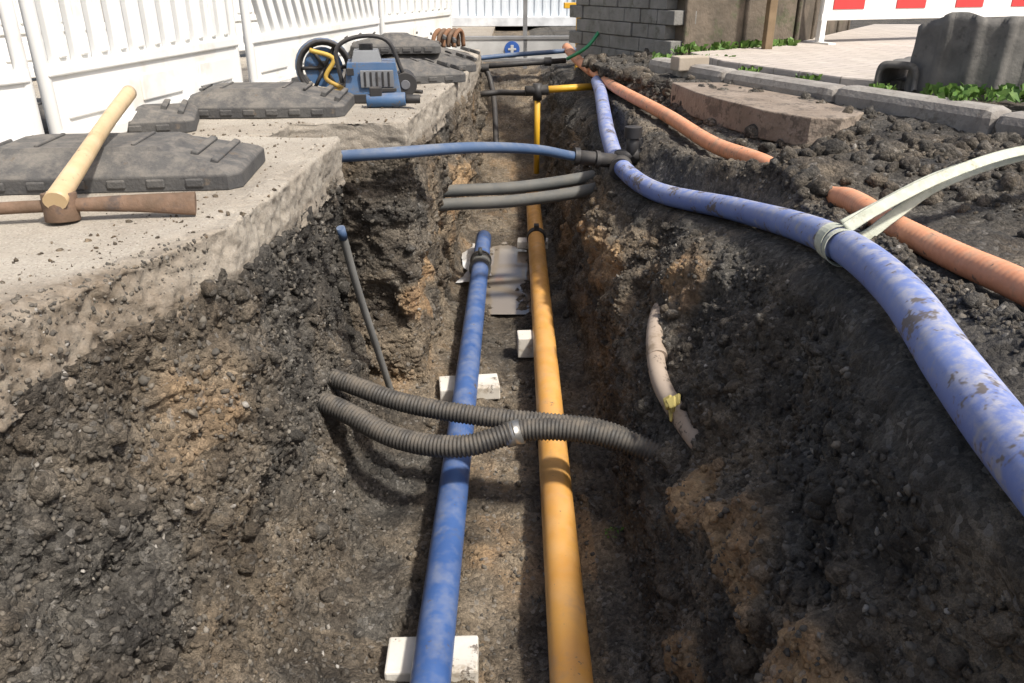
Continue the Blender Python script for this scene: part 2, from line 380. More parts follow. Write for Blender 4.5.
# ------------------------------------------------------------------ common materials
DUST=(.27,.22,.17)
BLUE=M('blue_pipe_plastic',(.032,.088,.26),(.045,.11,.30),rough=.33,bst=.06,dust=(.24,.25,.27),dustamt=.42,dscale=9,spots=8,spotc=(.08,.11,.20),mud=(13,.63))
BLUE2=M('faded_blue_plastic',(.15,.22,.50),(.115,.17,.42),scale=5,rough=.5,bst=.1,dust=(.42,.41,.42),dustamt=.8,dscale=26,spots=11,spotc=(.30,.30,.33),mud=(10,.57))
BLUE3=M('grey_blue_plastic',(.05,.095,.19),(.075,.12,.21),rough=.5,dust=(.27,.26,.24),dustamt=.45)
ORANGE=M('ochre_pipe_plastic',(.68,.345,.075),(.62,.30,.065),rough=.27,bst=.05,dust=(.50,.34,.2),dustamt=.28,dscale=8,spots=9,spotc=(.52,.28,.10),mud=(14,.65))
TERRA=M('terracotta_hose',(.72,.31,.165),(.62,.25,.125),scale=20,rough=.6,bst=.2,dust=(.48,.32,.22),dustamt=.55,dscale=18,spots=9,spotc=(.38,.21,.13),mud=(11,.60))
BLK=M('black_plastic',(.02,.02,.022),(.035,.033,.032),rough=.5,bst=.15,dust=(.14,.12,.1),dustamt=.4)
CORR=M('corrugated_hose_plastic',(.026,.026,.026),(.045,.042,.038),rough=.55,dust=(.17,.145,.115),dustamt=.75,dscale=18)
GREYP=M('grey_cable_duct',(.085,.09,.088),(.13,.13,.12),rough=.6,dust=(.22,.19,.15),dustamt=.5)
WHITE=M('white_plastic',(.82,.82,.80),(.75,.75,.72),scale=3,rough=.45,bst=.05,spots=3.5,spotc=(.66,.63,.57))
RUB=M('recycled_rubber',(.05,.05,.052),(.085,.083,.08),scale=12,rough=.8,bst=.6,bd=.004,bscale=120,dust=(.2,.18,.155),dustamt=.7,dscale=16,mud=(9,.62))
FOAM=M('white_block_foam',(.66,.63,.57),(.52,.48,.41),rough=.9,bst=.4,spots=9,spotc=(.30,.23,.16),mud=(16,.6))
STEEL=M('steel_band',(.45,.45,.44),(.3,.29,.27),rough=.4,metal=.8)
RUST=M('rusty_iron',(.13,.085,.056),(.19,.12,.08),scale=25,rough=.8,bst=.6,bscale=140,metal=.15,spots=14,spotc=(.09,.07,.06))
WOOD=M('ash_wood',(.58,.44,.27),(.50,.36,.20),scale=14,rough=.55,bst=.15,spots=8,spotc=(.36,.25,.15),mud=(12,.62))
YEL=M('yellow_pipe_plastic',(.75,.44,.03),(.65,.36,.03),rough=.4,dust=DUST,dustamt=.3)
STRAPM=M('webbing_strap',(.52,.53,.44),(.40,.42,.34),scale=30,rough=.9,bst=.6,bscale=300,spots=16,spotc=(.3,.28,.2))
CONC=M('weathered_concrete',(.31,.29,.26),(.22,.20,.18),scale=8,rough=.9,bst=.6,bd=.006,bscale=60,spots=10,spotc=(.14,.12,.10))
# ------------------------------------------------------------------ pipes in trench
def pipe(name,pts,r,mats,n=24,seg=24,extra=None,rf=None,sp=10):
    b=B(); b.tube(spline(pts,sp),r,seg,0,rf=rf)
    if extra: extra(b)
    return b.done(name,mats)
def ex(b):
    for yy in (4.33,): 
        b.ring((-.18,yy,-1.0),(0,1,0),.056,.12,1); b.ring((-.18,yy+.07,-1.0),(0,1,0),.062,.02,1); b.ring((-.18,yy-.07,-1.0),(0,1,0),.062,.02,1)
    b.tube([(-.18,4.33,-.94),(-.18,4.33,-.90)],.012,10,1)
    b.tube([(-.1785,4.851,-1.0),(-.1785,4.853,-1.0)],.040,20,2)
pipe('blue_water_pipe',[(-.2,-1.2,-1.0),(-.178,4.85,-1.0)],.048,[BLUE,GREYP,BLK],extra=ex,sp=30,seg=32)
def ex(b):
    b.ring((.147,2.46,-1.0),(0,1,0),.060,.05,1); b.ring((.147,2.49,-1.0),(0,1,0),.063,.012,2);b.ring((.147,2.43,-1.0),(0,1,0),.063,.012,2)
    b.ring((.153,4.85,-1.0),(0,1,0),.06,.06,2); b.box((.153,4.85,-.93),(.03,.05,.03),m=2)
pipe('ochre_gas_pipe',[(.130,-1.2,-1.0),(.155,5.95,-1.0)],.051,[ORANGE,GREYP,BLK],extra=ex,sp=30,seg=32)
crf=lambda base: (lambda L,i: base*(1+(.06 if (i%4)<2 else -.045)))
def dense(pts,step):
    s=spline(pts,60); out=[s[0]]; acc=0
    for a,b in zip(s,s[1:]):
        d=(b-a).length; 
        while acc+d>=step:
            t=(step-acc)/d; a=a.lerp(b,t); out.append(a.copy()); d=(b-a).length; acc=0
        acc+=d
    return out
def corr(name,pts,r,step=.003,extra=None):
    b=B(); b.tube(dense(pts,step),r,18,0,rf=crf(r))
    if extra: extra(b)
    return b.done(name,[CORR,STEEL,BLK])
corr('corrugated_hose',[(-.85,2.5,-.70),(-.56,2.34,-.715),(-.35,2.25,-.745),(-.1,2.18,-.755),(.1,2.14,-.755),(.28,2.12,-.77),(.6,2.0,-.86)],.030)
corr('corrugated_hose',[(-.85,2.40,-.74),(-.56,2.24,-.76),(-.35,2.12,-.80),(-.15,2.06,-.79),(.05,2.08,-.745),(.25,2.04,-.735),(.42,1.97,-.76),(.65,1.85,-.85)],.033,
  extra=lambda b:(b.tube([(-.02,2.08,-.765),(.03,2.082,-.75)],.0385,24,1)))
for a,z in (((-.6,4.12),-.53),((-.6,4.02),-.575)):
    pipe('cable_duct',[(-.6,a[1],z-.02),(-.33,a[1]+.03,z),(0,a[1]+.05,z+.012),(.35,a[1]+.09,z+.05),(.7,a[1]+.2,z+.1)],.032,[GREYP])
def ex(b):
    b.tube([(.29,3.77,-.272),(.50,3.82,-.305)],.034,20,1)
    b.ring((.30,3.775,-.273),(1,0.2,-.15),.042,.025,1); b.ring((.40,3.79,-.29),(1,0.2,-.15),.042,.02,1)
    b.tube([(.57,3.83,-.31),(.57,3.83,-.16)],.030,20,1); b.ring((.57,3.83,-.17),(0,0,1),.040,.05,1); b.tube([(.5,3.83,-.29),(.6,3.83,-.27)],.03,16,1)
    b.tube([(.51,3.75,-.33),(.53,3.90,-.315)],.054,20,1)
pipe('service_pipe',[(-1.0,2.93,-.12),(-.8,2.93,-.11),(-.63,2.93,-.10),(-.42,2.95,-.09),(-.15,3.2,-.12),(.12,3.56,-.2),(.30,3.77,-.272),(.48,3.82,-.30)],.022,[BLUE3,BLK],extra=ex)
pipe('blue_duct_pipe',[(.60,-1.5,-.06),(.60,.3,-.05),(.64,.85,-.05),(.67,1.07,-.045),(.735,1.42,-.045),(.80,1.92,-.10),(.79,2.71,-.24),(.60,3.36,-.33),(.515,3.8,-.32),(.51,4.3,-.27),(.535,4.75,-.24),(.585,5.5,-.2),(.60,5.9,-.18)],.041,[BLUE2],sp=14,seg=32)
b=B(); b.tube(dense([(1.15,-1.0,-.05),(1.09,.3,-.045),(1.055,.85,-.05),(1.02,1.5,-.065),(1.01,1.71,-.08),(.99,1.98,-.09),(1.01,2.35,-.11),(1.03,2.55,-.15),(1.0,2.8,-.17),(.965,3.02,-.15),(.87,3.45,-.16),(.80,4.2,-.155),(.67,5.4,-.16),(.62,6.4,-.17)],.006),.033,18,0,rf=lambda L,i:.033*(1+(.028 if (i%3)<1 else -.01)))
b.done('terracotta_cable_duct',[TERRA])
b=B(); b.tube([(.19,6.22,-.28),(.62,6.28,-.26)],.026,16,0); b.tube([(.19,6.2,-.24),(.19,6.2,-.9)],.022,16,0)
b.tube([(.10,6.2,-.285),(.27,6.22,-.275)],.037,16,1); b.tube([(.19,6.2,-.23),(.19,6.2,-.35)],.034,16,1)
b.tube([(.60,6.27,-.262),(.72,6.29,-.258)],.037,16,1); b.tube([(.80,6.2,-.3),(.80,6.2,-.06)],.045,16,1);b.tube([(.80,6.2,-.10),(.80,6.2,-.05)],.06,16,1);b.tube([(.7,6.25,-.25),(.88,6.2,-.24)],.04,16,1)
b.done('gas_service_pipe',[YEL,BLK])
pipe('black_service_pipe',[(-.35,6.5,-.36),(-.22,6.4,-.33),(-.1,6.4,-.32),(.05,6.3,-.31),(.15,6.22,-.30)],.022,[BLK])
b=B(); b.tube(spline([(-.27,6.9,-.2),(-.22,6.9,-.2),(-.16,6.8,-.35),(-.12,6.3,-.72)],8),.022,14,0); b.tube([(-.28,6.9,-.18),(.45,7.1,-.15)],.022,14,0); b.ring((-.22,6.9,-.19),(1,0,0),.035,.06,0); b.ring((.3,7.06,-.155),(1,0,0),.035,.06,0)
b.done('black_service_pipe',[BLK])
pipe('blue_service_pipe',[(-.3,7.4,-.16),(0,7.5,-.14),(.4,7.6,-.12),(.7,7.7,-.1)],.02,[BLUE3])
pipe('terracotta_cable_duct',[(.62,6.4,-.17),(.55,7.0,-.14),(.5,7.8,-.1)],.04,[TERRA])
b=B(); b.tube(spline([(-.545,2.47,-.24),(-.53,2.55,-.45),(-.50,2.7,-.78),(-.475,2.82,-1.05)],8),.013,12,0); b.tube([(-.546,2.465,-.23),(-.543,2.48,-.27)],.0140,12,1); b.done('grounding_rod',[M('grey_rod',(.2,.2,.19),rough=.6,dust=DUST),BLUE3])
b=B(); b.tube(spline([(.62,2.85,-.60),(.50,2.52,-.55),(.45,2.28,-.565),(.445,2.12,-.605),(.475,1.97,-.635),(.53,1.84,-.67),(.70,1.72,-.75)],10),.028,20,0); b.ring((.4495,2.24,-.573),(0,1,.2),.032,.03,0)
b.done('buried_clay_duct',[M('pale_clay_duct',(.42,.34,.27),(.32,.25,.19),rough=.85,spots=10,spotc=(.2,.15,.1),mud=(12,.55))])
def block(name,c,s,rz=0):
    b=B(); b.box((0,0,0),s); return b.done(name,[FOAM],c,rz,bevel=.006)
block('support_block',(-.20,1.50,-1.078),(.23,.12,.06),.03)
block('support_block',(-.18,2.98,-1.078),(.25,.13,.06),.12)
block('support_block',(.07,3.36,-1.05),(.09,.10,.10),.05)
block('support_block',(.135,4.98,-1.080),(.20,.10,.05),-.05)
wm,nt,bs,co=newmat('muddy_water'); bs.inputs['Base Color'].default_value=(.24,.20,.155,1); bs.inputs['Roughness'].default_value=.05; bs.inputs['IOR'].default_value=1.4; bs.inputs['Specular IOR Level'].default_value=1.0
bump(nt,bs,noise(nt,co,14,3),.04,.003)
b=B(); vs=[b.bm.verts.new(p) for p in ((-.4,3.9,-1.128),(.12,3.9,-1.128),(.12,5.5,-1.128),(-.4,5.5,-1.128))]; b.bm.faces.new(vs); b.done('puddle',[wm])
n=26; V=[];Fq=[]
for i in range(n):
    for j in range(n):
        V.append((-.28+.11*j/(n-1),4.25+.75*i/(n-1),0))
V=np.array(V); V[:,0]+=fbm(V*5,2,62)*.05; V[:,2]=-1.085+fbm(V*9,3,61)*.022
for i in range(n-1):
    for j in range(n-1): a=i*n+j; Fq.append((a,a+1,a+n+1,a+n))
npmesh('plastic_foil',V,np.array(Fq),M('white_foil',(.7,.7,.69),(.5,.47,.43),rough=.35,bst=.3),smooth=True)
b=B()
for k in range(7):
    a=random.random()*3; b.box((.448+random.uniform(-.012,.012),1.95+random.uniform(-.03,.03),-.590+random.uniform(-.05,.04)),(.03,.012,.035),Matrix.Rotation(a,3,'X')@Matrix.Rotation(a*2,3,'Z'),0,.6)
b.done('yellow_work_glove',[M('glove_fabric',(.55,.45,.15),rough=.9)],bevel=.006)
# strap around duct
b=B()
def circ(c,ax,r,n=20,a0=0,a1=2*math.pi):
    ax=Vector(ax).normalized(); u=ax.cross(Vector((0,0,1))).normalized(); v=ax.cross(u)
    return [Vector(c)+u*(r*math.cos(a0+(a1-a0)*i/n))+v*(r*math.sin(a0+(a1-a0)*i/n)) for i in range(n+1)]
def band(b,c,ax,r,w):
    ax=Vector(ax).normalized()
    rg=[circ(Vector(c)+ax*s,ax,rr,28) for s,rr in ((-w/2,r),(-w/2,r+.002),(w/2,r+.002),(w/2,r))]
    for i in range(28):
        for k in range(3):
            b.bm.faces.new([b.bm.verts.new(q) for q in (rg[k][i],rg[k][i+1],rg[k+1][i+1],rg[k+1][i])])
band(b,(.785,1.82,-.088),(.12,1,-.12),.0425,.026); band(b,(.793,1.87,-.094),(.02,1,-.12),.0440,.028); band(b,(.797,1.905,-.098),(-.14,1,-.14),.0425,.024)
ends=[[(.79,1.83,-.043),(.86,1.86,-.01),(1.06,1.96,.05),(1.36,2.12,.085),(1.75,2.3,.05),(2.2,2.42,-.04)],
      [(.80,1.87,-.046),(.90,1.93,-.02),(1.10,2.05,.03),(1.38,2.19,.058),(1.75,2.36,.02),(2.2,2.5,-.05)],
      [(.825,1.89,-.075),(.87,1.91,-.09),(.95,1.95,-.05),(1.10,2.04,.01),(1.40,2.16,.066),(1.76,2.33,.03),(2.2,2.46,-.045)]]
for e in ends: b.tube(spline(e,10),.0150,10,0,r2=.0016,up=Vector((.1,-.62,.78)))
b.done('webbing_strap',[STRAPM])
# ------------------------------------------------------------------ pickaxe
b=B()
hp=spline([(-.28,-.03,-.006),(-.16,-.005,.004),(-.04,0,.006),(.04,0,.006),(.16,0,.004),(.285,.0,-.002)],6)
b.tube(hp,.02,12,0,r2=.011,rf=lambda L,i:.014+.014*min(1,abs(i-len(hp)/2+.5)/15)**1.5 if i>len(hp)/2 else .014,up=Vector((0,1,-.45)))
b.tube([(0,-.004,-.028),(0,.004,.034)],.036,20,0); b.tube([(0,.004,.034),(0,.0045,.038)],.024,16,1)
b.done('pick_head',[RUST,WOOD],(-1.0,1.735,.031),.17,bevel=.002)
pk=bpy.data.objects['pick_head']
b=B(); h=spline([(-.99,1.70,.055),(-1.02,1.90,.10),(-1.065,2.14,.145),(-1.115,2.42,.19)],10)
b.tube(h,.02,16,0,r2=.021,rf=lambda L,i:.025-.007*min(1,L/.35)+ (.002*max(0,(i-22)/8)))
hd=b.done('handle',[WOOD])
e=bpy.data.objects.new('pickaxe',None); link(e); pk.parent=e; hd.parent=e
# ------------------------------------------------------------------ barrier feet
def foot(loc,rz,L=.8,W=.38,H=.10):
    b=B(); rings=[]
    for z,ix_,iy in ((0,0,0),(.04,.0,.0),(.05,.012,.012),(H-.01,.17,.075),(H,.185,.085)):
        x_,y_=L/2-ix_,W/2-iy; c=.03
        ring=[(-x_+c,-y_),(x_-c,-y_),(x_,-y_+c),(x_,y_-c),(x_-c,y_),(-x_+c,y_),(-x_,y_-c),(-x_,-y_+c)]
        rings.append([b.bm.verts.new((p[0],p[1],z)) for p in ring])
    for a_,c_ in zip(rings,rings[1:]):
        for k in range(8): b.bm.faces.new((a_[k],a_[(k+1)%8],c_[(k+1)%8],c_[k]))
    b.bm.faces.new(rings[-1]); b.bm.faces.new(list(reversed(rings[0])))
    for s in (-1,1):
        b.box((s*.12,0,H+.002),(.012,W-.2,.008)); b.box((s*.275,0,.077),(.02,W-.16,.02),Matrix.Rotation(s*.34,3,'Y'))
        b.box((s*.20,0,H-.004),(.012,W-.2,.010)); b.box((s*L*.44,0,.046),(.05,.12,.016))
        b.box((s*.33,0,.062),(.02,W-.1,.02),Matrix.Rotation(s*.34,3,'Y'))
    for i in range(7): b.box((-L*.36+i*L*.12,-W/2-.001,.022),(.045,.008,.022))
    return b.done('barrier_foot',[RUB],loc,rz,bevel=.004)
foot((-1.11,2.17,.0),.10); foot((-1.52,2.92,0),.3,L=.75); foot((-1.02,3.34,0),.06,L=.72)
foot((-.62,4.35,0),.35,L=.7,W=.36); foot((-.56,4.85,0),.3,L=.66,W=.34); foot((-.56,5.3,0),.3,L=.6,W=.34)
foot((-.66,4.85,.103),.1,L=.5,W=.3)
# ------------------------------------------------------------------ fence panels
def panel(p0,p1,z0=.05,diag=False,Ht=1.0,band=.2,pitch=.105,name='construction_barrier'):
    p0=Vector(p0);p1=Vector(p1);L=(p1-p0).length; a=math.atan2(p1.y-p0.y,p1.x-p0.x)
    b=B()
    b.box((L/2,0,band/2),(L-.05,.028,band)); b.box((L/2,0,band),(L-.03,.05,.035)); b.box((L/2,0,.015),(L-.03,.045,.03))
    b.box((L/2,0,Ht-.04),(L,.05,.08)); 
    for xx in (.02,L-.02): b.tube([(xx,0,-.04),(xx,0,Ht+.02)],.020,14)
    if diag:
        s=.3; x=-.1
        while x<L+.2:
            x0,x1=x+s,x
            zb,zt=band,Ht-.05
            t0,t1=0,1
            def xx(t): return x0+(x1-x0)*t
            if xx(0)>L: t0=(x0-L)/s
            if xx(1)<0: t1=x0/s
            if t1>t0+.05:
                A=Vector((xx(t0),0,zb+(zt-zb)*t0)); C=Vector((xx(t1),0,zb+(zt-zb)*t1)); d=C-A
                ang=math.atan2(d.x,d.z); b.box((A+C)/2,(.05,.03,d.length+.03),Matrix.Rotation(ang,3,'Y'))
            x+=.095
        b.box((L/2,.001,.5),(L,.02,.04))
    else:
        k=int((L-.06)/pitch)
        for i in range(k):
            x=.05+(i+.5)*(L-.1)/k
            b.box((x,0,(band+Ht-.06)/2),(pitch*.66,.026,Ht-.06-band)); b.box((x,-.016,(band+Ht-.06)/2),(pitch*.3,.012,Ht-.12-band))
        b.box((L/2,.012,.58),(L-.05,.018,.05))
    for i in range(max(2,int(L/.4))):
        x=.2+i*.4
        if x<L-.15: b.box((x,-.017,band*.5),(.26,.01,band*.45))
    for xx in (.25,L-.25): b.box((xx,0,-.01),(.16,.05,.04),taper=1.2)
    return b.done(name,[WHITE],(p0.x,p0.y,z0),a,bevel=.006)
panel((-2.15,.75),(-1.36,2.36),.045)
panel((-1.38,2.44),(-1.19,3.66),.045)
panel((-1.16,3.72),(-.84,5.35),.045,diag=True)
panel((-.83,5.42),(-.48,6.55),.045,pitch=.12)
panel((-.50,6.62),(-.62,8.6),-.2,pitch=.12)
panel((-2.6,4.2),(-1.5,6.2),.045); panel((-1.5,6.3),(-1.2,8.3),-.1)
# ------------------------------------------------------------------ tools on pavement
TB=M('blue_tool_plastic',(.04,.10,.21),(.06,.13,.25),rough=.5,spots=9,spotc=(.12,.12,.12),dust=DUST,dustamt=.5,mud=(25,.58))
TG=M('tool_grey',(.20,.21,.22),(.13,.13,.14),rough=.5,spots=8)
TY=M('tool_yellow',(.5,.33,.06),(.4,.25,.05),rough=.6,spots=12,spotc=(.15,.12,.08))
b=B()
b.box((0,0,.10),(.24,.20,.13),m=0,taper=.85); b.box((0,0,.02),(.27,.22,.035),m=1); b.box((.02,-.104,.1),(.14,.012,.07),m=2)
for k in range(5): b.box((-.03+k*.025,-.112,.1),(.008,.006,.06),m=1)
b.box((-.02,0,.185),(.13,.14,.05),m=2,taper=.8); b.tube(spline([(-.13,-.05,.08),(-.14,-.05,.22),(-.05,-.05,.265),(.07,-.05,.25),(.13,-.05,.12)],6),.009,12,1)
b.tube([(.14,-.07,.07),(.14,.09,.07)],.05,20,1); b.tube([(.14,-.075,.07),(.14,-.07,.07)],.02,20,2)
b.box((-.09,-.108,.13),(.03,.01,.03),m=1); b.box((.05,-.112,.055),(.1,.01,.015),m=1); b.tube([(-.02,0,.20),(-.02,0,.235)],.03,16,1)
b.done('power_tool',[TB,BLK,TG],(-.61,3.66,0),.15,bevel=.008)
b=B()
for r,yy,mm in ((.115,-.05,1),(.105,-.03,1),(.118,-.01,0),(.11,.01,1),(.116,.03,1)):
    b.tube(circ((0,yy,.12),(.1,1,0),r,28),.009,8,mm,cap=False,up=Vector((0,1,0)))
b.tube([(0,-.02,.12),(0,.04,.12)],.085,28,0); b.tube([(0,-.03,.12),(0,-.02,.12)],.03,20,1); b.box((0,0,.012),(.18,.14,.02),m=1)
for k in range(6):
    a=k*math.pi/3; b.tube([(0,-.028,.12),(.1*math.cos(a),-.028,.12+.1*math.sin(a))],.008,8,1)
b.tube(spline([(.1,-.05,.05),(.16,-.1,.015),(.25,-.14,.015),(.33,-.1,.015),(.42,-.16,.015)],8),.009,8,1)
b.tube(spline([(-.06,-.06,.2),(.04,-.07,.16),(.0,-.07,.08),(.07,-.08,.03),(.02,-.09,.02)],8),.010,8,2)
b.done('cable_reel',[TB,BLK,TY],(-.86,3.84,0),.3)
b=B(); b.tube([(-.1,0,.03),(.06,0,.035)],.028,14,0); b.tube([(.06,0,.035),(.12,0,.035)],.018,14,1); b.box((-.06,0,.06),(.05,.04,.05),m=1)
b.done('hand_grinder',[TB,BLK],(-.50,3.42,0),.1,bevel=.004)
b=B()
for k in range(5): b.tube(spline([(-.06+.03*k,0,.03),(-.05+.03*k,.01,.09),(-.02+.03*k,.03,.12),(0+.03*k,.06,.1),(.01+.03*k,.08,.03)],5),.013,8,k%2)
b.done('work_gloves',[M('brown_leather',(.25,.13,.07),rough=.8),RUST],(-.40,4.95,.09),.2)
# ------------------------------------------------------------------ right side: kerb, paving, walls
kp=[(3.15,.2),(2.85,1.3),(2.45,2.15),(1.95,3.12),(1.5,4.05),(1.12,4.86),(.95,5.3),(.84,5.85)]
b=B()
ks=spline([(x_,y_,0) for x_,y_ in kp],40); acc=[ks[0]];
for p in ks:
    if (p-acc[-1]).length>.8: acc.append(p)
for i,(p,q) in enumerate(zip(acc,acc[1:])):
    c=(p+q)/2; d=q-p; a=math.atan2(d.y,d.x)
    b.box((c.x,c.y,-.055+random.uniform(-.006,.006)),(d.length+.002,.15,.17),Matrix.Rotation(a+random.uniform(-.012,.012),3,'Z')@Matrix.Rotation(random.uniform(-.02,.02),3,'X'))
b.done('kerb',[CONC],bevel=.04)
def pavingmat():
    m_,nt,b,co=newmat('paving_slabs')
    br=nt.nodes.new('ShaderNodeTexBrick'); mp=nt.nodes.new('ShaderNodeMapping'); mp.inputs['Rotation'].default_value=(0,0,.9)
    nt.links.new(co,mp.inputs[0]); nt.links.new(mp.outputs[0],br.inputs['Vector'])
    br.inputs['Scale'].default_value=1; br.inputs['Brick Width'].default_value=.2; br.inputs['Row Height'].default_value=.1; br.inputs['Mortar Size'].default_value=.005
    br.inputs['Color1'].default_value=(.52,.465,.41,1); br.inputs['Color2'].default_value=(.44,.39,.35,1); br.inputs['Mortar'].default_value=(.27,.24,.2,1)
    c=mixc(nt,mr(nt,noise(nt,co,3,4,.8),.4,.7,0,.7),br.outputs['Color'],(.38,.335,.285))
    nt.links.new(c,b.inputs['Base Color']); b.inputs['Roughness'].default_value=.9
    bump(nt,b,math_(nt,'ADD',math_(nt,'MULTIPLY',br.outputs['Fac'],-1),noise(nt,co,60,3)),.5,.006); return m_
b=B(); b.prism([(1.33,5.35),(1.75,4.45),(2.45,3.9),(9,2.2),(12,9),(4,9.5),(2.1,6.6),(1.25,5.95)],-.1,.012); b.done('paving',[pavingmat()],bevel=.01)
b=B(); b.prism([(.88,4.6),(.93,4.2),(.99,3.95),(1.06,3.75),(1.10,3.60),(1.19,3.47),(1.24,3.40),(1.36,3.38),(1.45,3.45),(1.52,3.55),(1.47,3.8),(1.42,4.0),(1.16,4.6)],-.16,-.035)
so=b.done('concrete_slab',[M('brown_concrete',(.27,.22,.175),(.20,.157,.12),rough=.95,bst=.8,bd=.01,bscale=40,spots=8,spotc=(.13,.105,.08),mud=(7,.54))],bevel=.006)
b=B(); b.box((0,0,0),(.2,.11,.08)); b.done('paving_brick',[M('tan_brick',(.42,.36,.29),(.34,.29,.23),rough=.9,bst=.5)],(1.05,4.98,.03),.3,bevel=.008)
STW=M('grey_block_stone',(.24,.235,.22),(.17,.165,.15),scale=9,rough=.9,bst=.7,bd=.008,spots=7,spotc=(.10,.10,.075))
b=B(); x0,y0,x1,y1=.62,7.2,1.16,6.15; Lw=math.hypot(x1-x0,y1-y0); aw=math.atan2(y1-y0,x1-x0); Rw=Matrix.Rotation(aw,3,'Z')
for r in range(10):
    s=-.1*(r%2)
    while s<Lw:
        w_=.2; c=Vector((x0,y0,0))+Rw@Vector((s+w_/2,random.uniform(-.008,.008),0)); b.box((c.x,c.y,-.12+.1*r+.05),(w_-.004,.2,.096),Rw); s+=w_
b.done('block_wall',[STW],bevel=.006)
BRW=M('mossy_concrete_wall',(.15,.12,.09),(.085,.07,.052),scale=5,rough=.95,bst=.8,bd=.01,bscale=30,spots=4,spotc=(.065,.075,.035))
b=B(); pts=[(1.18,6.12),(2.15,6.75),(3.4,8.9)]
for (xa,ya),(xb_,yb) in zip(pts,pts[1:]):
    l=math.hypot(xb_-xa,yb-ya); a=math.atan2(yb-ya,xb_-xa); Rz=Matrix.Rotation(a,3,'Z')
    b.box(((xa+xb_)/2,(ya+yb)/2,.4),(l,.18,1.2),Rz); b.box(((xa+xb_)/2,(ya+yb)/2,1.03),(l+.04,.26,.06),Rz)
    for k in range(int(l/.6)+1): 
        c=Vector((xa,ya,.4))+Rz@Vector((k*.6,-.095,0)); b.box(c,(.05,.03,1.18),Rz)
b.done('retaining_wall',[BRW],bevel=.012)
b=B(); b.box((0,0,.45),(.06,.06,1.1)); b.box((0,0,1.02),(.075,.075,.04),taper=.6); b.done('wooden_post',[M('weathered_post_wood',(.24,.17,.10),(.15,.105,.06),rough=.9,bst=.5)],(1.86,6.2,0),.2,bevel=.005)
RED=M('red_reflective',(.62,.05,.05),(.55,.05,.05),rough=.4,bst=.03)
b=B(); L=3.0
b.box((L/2,0,.35),(L,.03,.26),m=0); 
for i in range(5):
    b.box((.25+i*.62,-.018,.36),(.30,.008,.2),m=1)
for xx in (.03,L-.03): b.box((xx,0,.28),(.05,.05,.62),m=0); b.box((xx,0,.0),(.07,.3,.05),m=0)
b.box((L/2,-.002,.205),(L,.045,.05),m=0)
b.done('red_white_barrier',[WHITE,RED],(2.40,6.72,.0),.35,bevel=.004)
# broken concrete pipe shell
DK=M('dark_concrete_shell',(.18,.17,.155),(.105,.10,.092),scale=9,rough=.9,bst=.5,bd=.004,bscale=70,spots=7,spotc=(.07,.066,.06))
def shell(name,R,th,a0,a1,hfn,loc,rot,n=90,nz_=10,rib=.018):
    V=[]
    for s in (0,1):
        for j in range(nz_+1):
            for i in range(n+1):
                t=i/n; a=math.radians(a0+(a1-a0)*t); top=hfn(t)
                r_=R-th*s+(rib if (i%9)<3 and s==0 else 0)
                V.append((r_*math.cos(a),r_*math.sin(a),-.06+(top+.06)*j/nz_))
    V=np.array(V); V+=np.stack([fbm(V*9,2,90+k)*.004 for k in range(3)],1); w_=n+1; S=(nz_+1)*w_; Fq=[]
    for j in range(nz_):
        for i in range(n):
            a=j*w_+i; Fq.append((a,a+1,a+w_+1,a+w_)); Fq.append((S+a,S+a+w_,S+a+w_+1,S+a+1))
    for i in range(n): a=nz_*w_+i; Fq.append((a,a+1,S+a+1,S+a))
    for j in range(nz_):
        for i in (0,n): a=j*w_+i; Fq.append((a,a+w_,S+a+w_,S+a))
    o=npmesh(name,V,np.array(Fq),DK); o.location=loc; o.rotation_euler=rot; return o
jag=lambda t: .33+.008*math.sin(t*17)+.006*math.sin(t*41+1)-.07*max(0,(.12-t)/.12)
shell('broken_concrete_pipe',.40,.045,190,375,jag,(2.34,4.22,0),(0,.03,.1))
# squared-off cover channel lying beside it
V=[];nn=32;my=8
for s,rr in ((0,1.),(1,.82)):
    for j in range(my+1):
        for i in range(nn+1):
            a=math.pi*(i/nn); cx,sx=math.cos(a),math.sin(a)
            V.append((.10*rr*math.copysign(abs(cx)**.45,cx),-.16+.42*j/my,.125*rr*abs(sx)**.45+(.012 if j%3==0 and s==0 else 0)))
V=np.array(V); w_=nn+1; S=(my+1)*w_; Fq=[]
for j in range(my):
    for i in range(nn): a=j*w_+i; Fq.append((a,a+w_,a+w_+1,a+1)); Fq.append((S+a,S+a+1,S+a+w_+1,S+a+w_))
for i in range(nn):
    Fq.append((i,i+1,S+i+1,S+i)); a=my*w_+i; Fq.append((a,S+a,S+a+1,a+1))
for j in range(my):
    for i in (0,nn): a=j*w_+i; Fq.append((a,a+w_,S+a+w_,S+a))
o=npmesh('concrete_cover_channel',V,np.array(Fq),DK); o.location=(1.99,4.22,-.015); o.rotation_euler=(0,0,-.75)
